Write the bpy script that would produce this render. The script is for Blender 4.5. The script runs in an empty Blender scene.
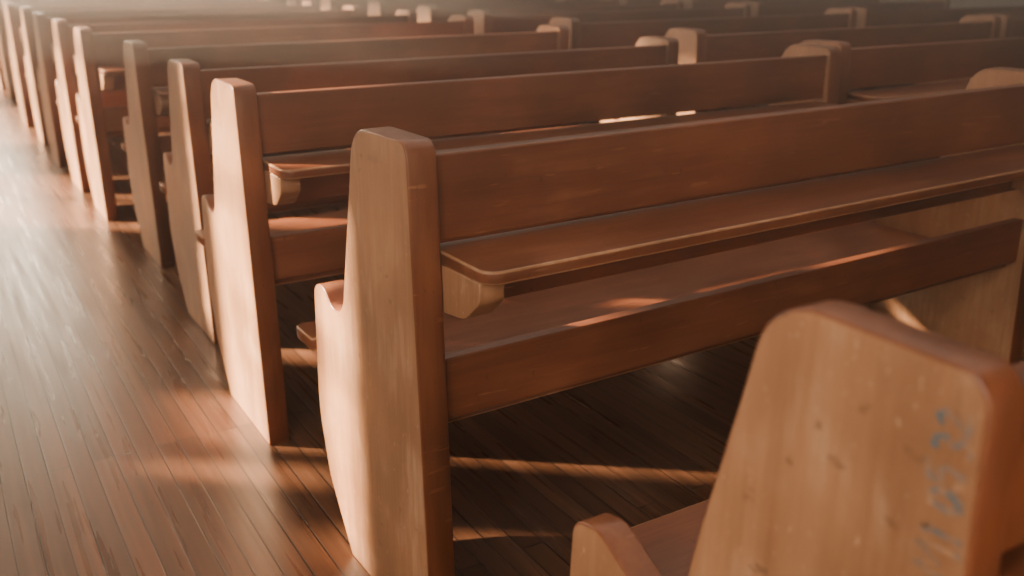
import bpy, bmesh, math, random
from mathutils import Vector, Matrix
random.seed(4)
S = bpy.context.scene
COL = S.collection

# ---------------------------------------------------------------- materials
def nt(name):
    m = bpy.data.materials.new(name); m.use_nodes = True
    t = m.node_tree
    for n in list(t.nodes): t.nodes.remove(n)
    out = t.nodes.new('ShaderNodeOutputMaterial')
    b = t.nodes.new('ShaderNodeBsdfPrincipled')
    t.links.new(b.outputs[0], out.inputs[0])
    return m, t, b, out

def wood(name, dark, mid, light, grain, rough=0.42, coat=0.12, wear=.6):
    """grain: axis index along which the grain runs"""
    m, t, b, out = nt(name)
    L = t.links.new
    tc = t.nodes.new('ShaderNodeTexCoord')
    oi = t.nodes.new('ShaderNodeObjectInfo')
    add = t.nodes.new('ShaderNodeVectorMath'); add.operation = 'ADD'
    sc0 = t.nodes.new('ShaderNodeVectorMath'); sc0.operation = 'SCALE'
    comb = t.nodes.new('ShaderNodeCombineXYZ')
    for i in range(3): L(oi.outputs['Random'], comb.inputs[i])
    L(comb.outputs[0], sc0.inputs[0]); sc0.inputs['Scale'].default_value = 7.3
    L(tc.outputs['Object'], add.inputs[0]); L(sc0.outputs[0], add.inputs[1])
    def noise(scale, det=4, dist=0, rot=None):
        mp = t.nodes.new('ShaderNodeMapping'); mp.inputs['Scale'].default_value = scale
        if rot: mp.inputs['Rotation'].default_value = rot
        L(add.outputs[0], mp.inputs[0])
        n = t.nodes.new('ShaderNodeTexNoise'); n.inputs['Scale'].default_value = 1
        n.inputs['Detail'].default_value = det; n.inputs['Distortion'].default_value = dist
        L(mp.outputs[0], n.inputs['Vector']); return n
    def rng(src, a, b_, c, d):
        r = t.nodes.new('ShaderNodeMapRange')
        for i, v in zip((1, 2, 3, 4), (a, b_, c, d)): r.inputs[i].default_value = v
        L(src, r.inputs[0]); return r.outputs[0]
    s = [22, 22, 22]; s[grain] = 1.6
    n1 = noise(s, 5, 1.2)
    s = [170, 170, 170]; s[grain] = 5
    n2 = noise(s, 3)
    mx = t.nodes.new('ShaderNodeMix'); mx.data_type = 'FLOAT'; mx.inputs[0].default_value = .35
    L(n1.outputs[0], mx.inputs[2]); L(n2.outputs[0], mx.inputs[3])
    r = t.nodes.new('ShaderNodeValToRGB')
    e = r.color_ramp.elements
    e[0].position = .25; e[0].color = (*dark, 1)
    e[1].position = .78; e[1].color = (*light, 1)
    k = e.new(.5); k.color = (*mid, 1)
    L(mx.outputs[0], r.inputs[0])
    n3 = noise((3.5, 3.5, 3.5), 6)
    mul = t.nodes.new('ShaderNodeVectorMath'); mul.operation = 'SCALE'
    L(r.outputs[0], mul.inputs[0]); L(rng(n3.outputs[0], .3, .7, .66, 1.24), mul.inputs['Scale'])
    pale = (light[0]*1.25, light[1]*1.5, light[2]*1.8, 1)
    n5 = noise((7, 7, 7), 6, .5)
    s = [60, 60, 60]; s[grain] = 9
    n6 = noise(s, 4)
    pm = t.nodes.new('ShaderNodeMath'); pm.operation = 'MULTIPLY'
    L(rng(n5.outputs[0], .48, .68, 0, 1), pm.inputs[0]); L(rng(n6.outputs[0], .42, .65, 0, wear), pm.inputs[1])
    n4 = noise((12, 160, 90), 2, 0, (.6, .5, .4)); 
    s4 = rng(n4.outputs[0], .675, .73, 0, .65)
    mx2 = t.nodes.new('ShaderNodeMath'); mx2.operation = 'MAXIMUM'; L(s4, mx2.inputs[0]); L(pm.outputs[0], mx2.inputs[1])
    mc = t.nodes.new('ShaderNodeMix'); mc.data_type = 'RGBA'
    L(mx2.outputs[0], mc.inputs[0]); L(mul.outputs[0], mc.inputs[6]); mc.inputs[7].default_value = pale
    # grime
    n8 = noise((90, 25, 40), 3, .2, (.2, .9, .5))
    gm = t.nodes.new('ShaderNodeMix'); gm.data_type = 'RGBA'
    L(rng(n8.outputs[0], .68, .74, 0, .6), gm.inputs[0]); L(mc.outputs[2], gm.inputs[6])
    gm.inputs[7].default_value = (dark[0]*.45, dark[1]*.45, dark[2]*.5, 1)
    L(gm.outputs[2], b.inputs['Base Color'])
    L(rng(n3.outputs[0], .2, .8, rough-.08, rough+.16), b.inputs['Roughness'])
    b.inputs['Coat Weight'].default_value = coat; b.inputs['Coat Roughness'].default_value = .3
    bp = t.nodes.new('ShaderNodeBump'); bp.inputs['Strength'].default_value = .12; bp.inputs['Distance'].default_value = .002
    L(n2.outputs[0], bp.inputs['Height']); L(bp.outputs[0], b.inputs['Normal'])
    return m

M_PANEL = wood('pew_end_wood', (.31,.142,.068), (.40,.198,.10), (.48,.252,.135), 2, .42, .15)
M_PLANK = wood('pew_plank_wood', (.135,.040,.017), (.205,.064,.027), (.28,.096,.042), 0, .34, .22, .35)
M_EDGE = wood('pew_edge_wood', (.15,.046,.020), (.22,.072,.031), (.29,.106,.046), 2, .33, .22, .35)

def floor_mat():
    m, t, b, out = nt('varnished_floorboards'); L = t.links.new
    tc = t.nodes.new('ShaderNodeTexCoord')
    sep = t.nodes.new('ShaderNodeSeparateXYZ'); L(tc.outputs['Object'], sep.inputs[0])
    cb = t.nodes.new('ShaderNodeCombineXYZ'); L(sep.outputs[1], cb.inputs[0]); L(sep.outputs[0], cb.inputs[1])
    br = t.nodes.new('ShaderNodeTexBrick'); br.offset = .37; br.offset_frequency = 3
    br.inputs['Scale'].default_value = 1
    br.inputs['Brick Width'].default_value = 2.3; br.inputs['Row Height'].default_value = .05
    br.inputs['Mortar Size'].default_value = .002; br.inputs['Mortar Smooth'].default_value = .4
    br.inputs['Color1'].default_value = (.085,.037,.020,1); br.inputs['Color2'].default_value = (.15,.070,.039,1)
    br.inputs['Mortar'].default_value = (.015,.008,.006,1)
    L(cb.outputs[0], br.inputs['Vector'])
    def noise(scale, det, dist=0):
        mp = t.nodes.new('ShaderNodeMapping'); mp.inputs['Scale'].default_value = scale; L(tc.outputs['Object'], mp.inputs[0])
        n = t.nodes.new('ShaderNodeTexNoise'); n.inputs['Scale'].default_value = 1; n.inputs['Detail'].default_value = det
        n.inputs['Distortion'].default_value = dist; L(mp.outputs[0], n.inputs['Vector']); return n.outputs[0]
    def rng(src, a, b_, c, d):
        r = t.nodes.new('ShaderNodeMapRange')
        for i, v in zip((1, 2, 3, 4), (a, b_, c, d)): r.inputs[i].default_value = v
        L(src, r.inputs[0]); return r.outputs[0]
    n = noise((60, 1.6, 1), 4, .3); n3 = noise((45, 1.8, 4), 3, .1)
    sc = t.nodes.new('ShaderNodeVectorMath'); sc.operation = 'SCALE'
    L(br.outputs['Color'], sc.inputs[0]); L(rng(n, .3, .7, .72, 1.3), sc.inputs['Scale'])
    L(sc.outputs[0], b.inputs['Base Color'])
    L(rng(n3, .3, .7, .24, .38), b.inputs['Roughness'])
    bp = t.nodes.new('ShaderNodeBump'); bp.inputs['Strength'].default_value = .4; bp.inputs['Distance'].default_value = .002
    h = t.nodes.new('ShaderNodeMath'); h.operation = 'MULTIPLY_ADD'
    L(br.outputs['Fac'], h.inputs[0]); h.inputs[1].default_value = -1; L(rng(n3, 0, 1, 0, .4), h.inputs[2])
    L(h.outputs[0], bp.inputs['Height']); L(bp.outputs[0], b.inputs['Normal'])
    return m
M_FLOOR = floor_mat()

def plaster(name, c):
    m, t, b, out = nt(name); L = t.links.new
    tc = t.nodes.new('ShaderNodeTexCoord')
    n = t.nodes.new('ShaderNodeTexNoise'); n.inputs['Scale'].default_value = 4; n.inputs['Detail'].default_value = 6
    L(tc.outputs['Object'], n.inputs['Vector'])
    r = t.nodes.new('ShaderNodeValToRGB')
    r.color_ramp.elements[0].color = (c[0]*.85, c[1]*.85, c[2]*.85, 1); r.color_ramp.elements[1].color = (*c, 1)
    L(n.outputs[0], r.inputs[0]); L(r.outputs[0], b.inputs['Base Color']); b.inputs['Roughness'].default_value = .85
    return m
M_WALL = plaster('aged_plaster', (.42,.37,.32))
M_CEIL = plaster('ceiling_plaster', (.55,.46,.37))

def emis(name, c, s):
    m = bpy.data.materials.new(name); m.use_nodes = True; t = m.node_tree
    for n in list(t.nodes): t.nodes.remove(n)
    o = t.nodes.new('ShaderNodeOutputMaterial'); e = t.nodes.new('ShaderNodeEmission')
    e.inputs[0].default_value = (*c, 1); e.inputs[1].default_value = s
    t.links.new(e.outputs[0], o.inputs[0]); return m

# ---------------------------------------------------------------- mesh helpers
def fillet(pts, seg=7):
    out = []; n = len(pts)
    for i, (x, y, r) in enumerate(pts):
        p = Vector((x, y)); a = Vector(pts[i-1][:2]); c = Vector(pts[(i+1) % n][:2])
        if r <= 0: out.append(p); continue
        d1 = (a-p); d2 = (c-p); l1, l2 = d1.length, d2.length; d1.normalize(); d2.normalize()
        ang = d1.angle(d2)
        if ang > 3.1: out.append(p); continue
        tl = min(r/math.tan(ang/2), l1*.48, l2*.48); rr = tl*math.tan(ang/2)
        s = p+d1*tl; e = p+d2*tl
        cen = p+(d1+d2).normalized()*(rr/math.sin(ang/2))
        vs = s-cen; ve = e-cen
        tot = vs.angle_signed(ve) if vs.length > 1e-6 else 0
        for k in range(seg+1):
            th = -tot*k/seg
            out.append(cen+Vector((vs.x*math.cos(th)-vs.y*math.sin(th), vs.x*math.sin(th)+vs.y*math.cos(th))))
    return out

def prism(bm, pts2, axis, a, b, mi, bev=.004, mi_side=None):
    def P(p, t):
        return (t, p[0], p[1]) if axis == 'x' else (p[0], p[1], t)
    lo = [bm.verts.new(P(p, a)) for p in pts2]; hi = [bm.verts.new(P(p, b)) for p in pts2]
    n = len(pts2); fs = []
    f1 = bm.faces.new(lo); f2 = bm.faces.new(hi[::-1]); fs += [f1, f2]
    for i in range(n):
        j = (i+1) % n
        fs.append(bm.faces.new((lo[j], lo[i], hi[i], hi[j])))
    for f in fs:
        f.material_index = mi; f.smooth = False
    if mi_side is not None:
        for f in fs[2:]: f.material_index = mi_side
    for f in fs[2:]: f.smooth = True
    bmesh.ops.recalc_face_normals(bm, faces=fs)
    rim = list(f1.edges)+list(f2.edges)
    if bev > 0:
        r = bmesh.ops.bevel(bm, geom=rim, offset=bev, segments=3, profile=.5, affect='EDGES')
        for f in r['faces']:
            f.smooth = True
            if mi_side is not None: f.material_index = mi_side

def box(bm, x0, x1, y0, y1, z0, z1, mi, bev=.004):
    r = bmesh.ops.create_cube(bm, size=1)
    vs = r['verts']
    for v in vs:
        v.co = Vector(((x0+x1)/2+v.co.x*(x1-x0), (y0+y1)/2+v.co.y*(y1-y0), (z0+z1)/2+v.co.z*(z1-z0)))
    fs = set(f for v in vs for f in v.link_faces)
    for f in fs: f.material_index = mi
    if bev > 0:
        es = list(set(e for v in vs for e in v.link_edges))
        q = bmesh.ops.bevel(bm, geom=es, offset=bev, segments=3, profile=.5, affect='EDGES')
        for f in q['faces']: f.smooth = True; f.material_index = mi

def profile(arm):
    a = arm; q = .018 if arm > 0 else 0
    return [(-.035,0,0), (0,.905,.026), (.198,.905,.07 if arm == 0 else .09), (.222,.80,.2), (.262,.64,.2), (.285,.546-q,.05),
           (.335,.530-q,.06), (.375+a,.572-q,.045), (.425+a,.560-q,.03), (.442+a,.28,.3), (.405+a,.14,.15), (.31,0,0)][::-1]
T = .052

def pew_mesh(Lg, arm, lap):
    bm = bmesh.new()
    out = fillet(profile(arm))
    th = .040 if arm > 0 else T
    for x0, x1 in ((T-th, T), (Lg-T, Lg)):
        prism(bm, out, 'x', x0, x1, 0, .003, 2)
    xi, xo = T+.0005, Lg-T-.0005
    box(bm, xi, xo, .010, .042, .738, .880, 1, .004)      # upper back rail
    box(bm, xi, xo, .024, .046, .612, .702, 1, .003)      # lower back rail
    led = fillet([(xi, .040, 0), (xi, -.145, .03), (xo, -.145, .03), (xo, .040, 0)][::-1], 6)
    prism(bm, led, 'z', .705, .727, 1, .004)              # hymn-book ledge
    br = fillet([(.022,.7045,0), (-.120,.7045,0), (-.120,.672,.02), (-.075,.632,.05), (.022,.620,0)], 5)
    for xc in (xi+.001, xo-.046):
        prism(bm, br, 'x', xc, xc+.045, 0, .002)          # ledge brackets
    box(bm, xi, xo, .000, .026, .425, .537, 1, .003)      # board behind seat
    l0, l1 = (lap, Lg-lap)
    seat = fillet([(xi,.027,0), (xi,.46+arm,0), (l0,.46+arm,0), (l0,.556,.015), (l1,.556,.015), (l1,.46+arm,0), (xo,.46+arm,0), (xo,.027,0)], 4)
    prism(bm, seat, 'z', .402, .430, 1, .004)
    box(bm, xi, xo, .40, .425, .33, .401, 1, .003)        # front stretcher
    me = bpy.data.meshes.new('church_pew_mesh'); bm.normal_update(); bm.to_mesh(me); bm.free()
    for m in (M_PANEL, M_PLANK, M_EDGE): me.materials.append(m)
    return me

cache = {}
def pew(x, y, Lg, h=.905, rz=0, arm=0, lap=.0):
    k = (round(Lg, 3), arm, lap)
    if k not in cache: cache[k] = pew_mesh(Lg, arm, lap)
    o = bpy.data.objects.new('church_pew', cache[k]); COL.objects.link(o)
    o.location = (x, y, 0); o.rotation_euler = (0, 0, math.radians(rz)); o.scale = (1, 1, h/.905)
    return o

rows = [(.552,.328,1.95,.893), (.60,1.302,1.78,.893), (.592,2.190,1.98,.886), (.65,2.930,1.87,.868),
        (.685,3.850,1.95,.862), (.625,4.720,1.98,.868), (.615,5.40,1.98,.87)]
yy = 6.2
while yy < 13.2:
    rows.append((.62+random.uniform(-.03,.03), yy+random.uniform(-.04,.04), 1.95, .87)); yy += .83
pews = []
for i, (x, y, l, h) in enumerate(rows):
    pews.append(pew(x, y, l, h, rz=1.6 if i == 1 else 0, arm=.045 if i == 0 else 0, lap=.07 if i == 0 else 0))
for ci, xs in enumerate((2.72, 4.86)):
    for i, (x, y, l, h) in enumerate(rows):
        if i == 0: continue
        pew(xs+random.uniform(-.02,.03), y+.12+.04*ci, 2.03, .885)

# ---------------------------------------------------------------- faded ink marks (brushed strokes, hand painted)
M_INK, t, b, _ = nt('faded_blue_ink')
tc = t.nodes.new('ShaderNodeTexCoord'); n = t.nodes.new('ShaderNodeTexNoise'); n.inputs['Scale'].default_value = 75; n.inputs['Detail'].default_value = 5
t.links.new(tc.outputs['Object'], n.inputs['Vector'])
r = t.nodes.new('ShaderNodeValToRGB'); r.color_ramp.elements[0].position = .38; r.color_ramp.elements[1].position = .62
r.color_ramp.elements[0].color = (.10,.145,.17,1); r.color_ramp.elements[1].color = (.38,.20,.105,1)
t.links.new(n.outputs[0], r.inputs[0]); t.links.new(r.outputs[0], b.inputs['Base Color']); b.inputs['Roughness'].default_value = .6
def strokes(parent, name, polys, w):
    """polys: list of [(y,z),...] on the aisle face (x = face)"""
    x = (T-.040 if parent is pews[0] else 0) - .0005
    bm = bmesh.new()
    for pl in polys:
        L_, R_ = [], []
        for i, p in enumerate(pl):
            a = Vector(pl[max(i-1, 0)]); c = Vector(pl[min(i+1, len(pl)-1)])
            dr_ = (c-a).normalized(); nn = Vector((-dr_.y, dr_.x))*w*random.uniform(.55, 1.45)
            p = Vector(p)+Vector((random.uniform(-.001,.001), random.uniform(-.001,.001)))
            L_.append(bm.verts.new((x, p.x+nn.x, p.y+nn.y))); R_.append(bm.verts.new((x, p.x-nn.x, p.y-nn.y)))
        for i in range(len(pl)-1):
            bm.faces.new((L_[i], L_[i+1], R_[i+1], R_[i]))
    me = bpy.data.meshes.new(name); bm.to_mesh(me); bm.free(); me.materials.append(M_INK)
    o = bpy.data.objects.new(name, me); COL.objects.link(o); o.parent = parent; return o
def glyph(ch, z, s, y0=.012, sl=0):
    G = {'1': [[(.5,0),(.5,.5),(.48,1)], [(.48,1),(.3,.8)]],
         '9': [[(.8,.7),(.5,.95),(.2,.7),(.5,.45),(.8,.7),(.75,.3),(.5,0)]],
         'M': [[(0,0),(.1,.5),(.15,1),(.5,.4),(.85,1),(.9,.5),(1,0)]],
         '0': [[(.5,0),(.15,.3),(.2,.75),(.5,1),(.85,.75),(.85,.3),(.5,0)]],
         '5': [[(.85,1),(.2,1),(.2,.6),(.6,.6),(.85,.35),(.6,.02),(.15,.05)]],
         '3': [[(.2,1),(.6,1),(.8,.75),(.45,.55),(.85,.3),(.6,0),(.15,.08)]],
         '2': [[(.15,.8),(.5,1),(.8,.75),(.5,.4),(.1,.02),(.9,.0)]]}
    return [[(y0+v*s+sl*u*s, z+u*s*.8) for u, v in pl] for pl in G[ch]]
P = []
for ch, z, s, y0 in (('1',.665,.034,-.001),('9',.686,.034,-.001),('1',.710,.036,-.001),('M',.738,.036,-.002),('1',.764,.032,0),
                     ('0',.792,.026,.004),('5',.812,.026,.004),('3',.834,.028,.004),('2',.855,.024,.008)):
    P += glyph(ch, z, s, y0+.003, random.uniform(-.2,.2))
strokes(pews[0], 'painted_number', P, .0025)
Q = []
for i, ch in enumerate('11M1'):
    for pl in glyph(ch, 0, .010, 0): Q.append([(.14-.011*i-(z_)*1.0, .856+y_) for y_, z_ in pl])
strokes(pews[1], 'painted_number_small', Q, .0009)

# ---------------------------------------------------------------- room
X0, X1, Y0, Y1, H = -1.6, 9.2, -2.5, 15.0, 4.6
def simple(name, fn, mat):
    bm = bmesh.new(); fn(bm); me = bpy.data.meshes.new(name); bm.normal_update(); bm.to_mesh(me); bm.free()
    me.materials.append(mat); o = bpy.data.objects.new(name, me); COL.objects.link(o); return o
simple('floor', lambda bm: box(bm, X0-.2, X1+.2, Y0-.2, Y1+.2, -.1, 0, 0, 0), M_FLOOR)
simple('ceiling', lambda bm: box(bm, X0-.2, X1+.2, Y0-.2, Y1+.2, H, H+.1, 0, 0), M_CEIL)
WT = .06
wins = [(-1.6,.6,.9,3.2), (3.32,3.52,1.20,2.0), (3.70,3.82,1.06,1.28), (3.92,4.30,1.14,2.42), (4.60,4.80,1.3,2.5), (6.3,7.7,.7,3.1), (8.8,10.8,.8,3.2), (11.6,13.8,.8,3.2)]  # unseen openings; the narrow slits are shaped to place the sun patches
def wl(bm):
    ys = Y0-.2
    for a, b_, z0, z1 in wins:
        box(bm, X0-WT, X0, ys, a, 0, H, 0, 0)
        box(bm, X0-WT, X0, a, b_, 0, z0, 0, 0); box(bm, X0-WT, X0, a, b_, z1, H, 0, 0); ys = b_
    box(bm, X0-WT, X0, ys, Y1+.2, 0, H, 0, 0)
simple('wall_left', wl, M_WALL)
M_FRAME = wood('window_frame_wood', (.1,.05,.03), (.14,.07,.04), (.18,.09,.05), 2)
for i, (a, b_, z0, z1) in enumerate(wins):
    def wf(bm):
        xa, xb = X0-.05, X0-.02; f = .012
        box(bm, xa, xb, a, a+f, z0, z1, 0, 0); box(bm, xa, xb, b_-f, b_, z0, z1, 0, 0)
        box(bm, xa, xb, a+f, b_-f, z0, z0+f, 0, 0); box(bm, xa, xb, a+f, b_-f, z1-f, z1, 0, 0)
        if b_-a > .6: box(bm, xa, xb, (a+b_)/2-.02, (a+b_)/2+.02, z0+f, z1-f, 0, 0)
        if z1-z0 > .4:
            zm = z0+(z1-z0)*.55
            box(bm, xa+.005, xb-.005, a+f, b_-f, zm-.012, zm+.012, 0, 0)
    simple('window_%d' % (i+1), wf, M_FRAME)
wy = [(.2,1.7,1.6,3.9)]
def wf2(bm):
    a, b_, z0, z1 = wy[0]
    box(bm, X0, a, Y1, Y1+.2, 0, H, 0, 0); box(bm, b_, X1, Y1, Y1+.2, 0, H, 0, 0)
    box(bm, a, b_, Y1, Y1+.2, 0, z0, 0, 0); box(bm, a, b_, Y1, Y1+.2, z1, H, 0, 0)
simple('wall_far', wf2, M_WALL)
simple('wall_right', lambda bm: box(bm, X1, X1+.2, Y0-.2, Y1+.2, 0, H, 0, 0), M_WALL)
simple('wall_near', lambda bm: box(bm, X0, X1, Y0-.2, Y0, 0, H, 0, 0), M_WALL)
def pane(bm):
    a, b_, z0, z1 = wy[0]; box(bm, a, b_, Y1+.1, Y1+.12, z0, z1, 0, 0)
simple('window_9', pane, emis('sunlit_frosted_glass', (1,.76,.52), 34))

# dusty air hanging above the pews (real scattering volume)
hm = bpy.data.materials.new('dusty_air'); hm.use_nodes = True; ht = hm.node_tree
for n in list(ht.nodes): ht.nodes.remove(n)
ho = ht.nodes.new('ShaderNodeOutputMaterial'); hv = ht.nodes.new('ShaderNodeVolumeScatter')
hv.inputs['Color'].default_value = (1,.95,.88,1); hv.inputs['Density'].default_value = .115; hv.inputs['Anisotropy'].default_value = .5
ht.links.new(hv.outputs[0], ho.inputs['Volume'])
simple('dusty_air', lambda bm: box(bm, X0+.01, X1-.01, Y0+.01, Y1-.01, .925, H-.01, 0, 0), hm)

# ---------------------------------------------------------------- light
w = bpy.data.worlds.new('World'); S.world = w; w.use_nodes = True
w.node_tree.nodes['Background'].inputs[0].default_value = (1,.86,.70,1); w.node_tree.nodes['Background'].inputs[1].default_value = 2.0
k, m = .8, .55
d = Vector((1, -k, -m)).normalized()
sl = bpy.data.lights.new('sun', 'SUN'); sl.energy = 66; sl.color = (1,.72,.45); sl.angle = math.radians(2.0)
so = bpy.data.objects.new('sun', sl); COL.objects.link(so); so.rotation_euler = d.to_track_quat('-Z', 'Y').to_euler(); so.location = (-6, 8, 5)
def area(name, loc, target, sx, sy, e, c):
    l = bpy.data.lights.new(name, 'AREA'); l.shape = 'RECTANGLE'; l.size = sx; l.size_y = sy; l.energy = e; l.color = c
    o = bpy.data.objects.new(name, l); COL.objects.link(o); o.location = loc
    o.rotation_euler = (Vector(target)-Vector(loc)).to_track_quat('-Z', 'Y').to_euler()
area('window_skylight', (-1.5, -.4, 2.2), (1.2, 1.6, .5), 2.0, 2.0, 66, (1,.84,.66))
area('window_skylight_far', (-1.45, 6.0, 2.4), (1.5, 5, .3), 5.0, 1.6, 105, (1,.80,.58))
area('ceiling_glow', (3.6, 4.5, 4.4), (3.6, 4.5, 0), 5, 9, 190, (1,.82,.64))

# ---------------------------------------------------------------- camera
th = math.radians(18.8); az = math.radians(31.1)
cd = bpy.data.cameras.new('camera'); cam = bpy.data.objects.new('camera', cd); COL.objects.link(cam)
cam.location = (0, 0, 1.15)
dr = Vector((math.sin(az)*math.cos(th), math.cos(az)*math.cos(th), -math.sin(th)))
cam.rotation_euler = dr.to_track_quat('-Z', 'Y').to_euler()
cd.sensor_width = 36; cd.lens = 36*961/1024; cd.clip_start = .05
cd.dof.use_dof = True; cd.dof.focus_distance = 1.6; cd.dof.aperture_fstop = 3.5
S.camera = cam
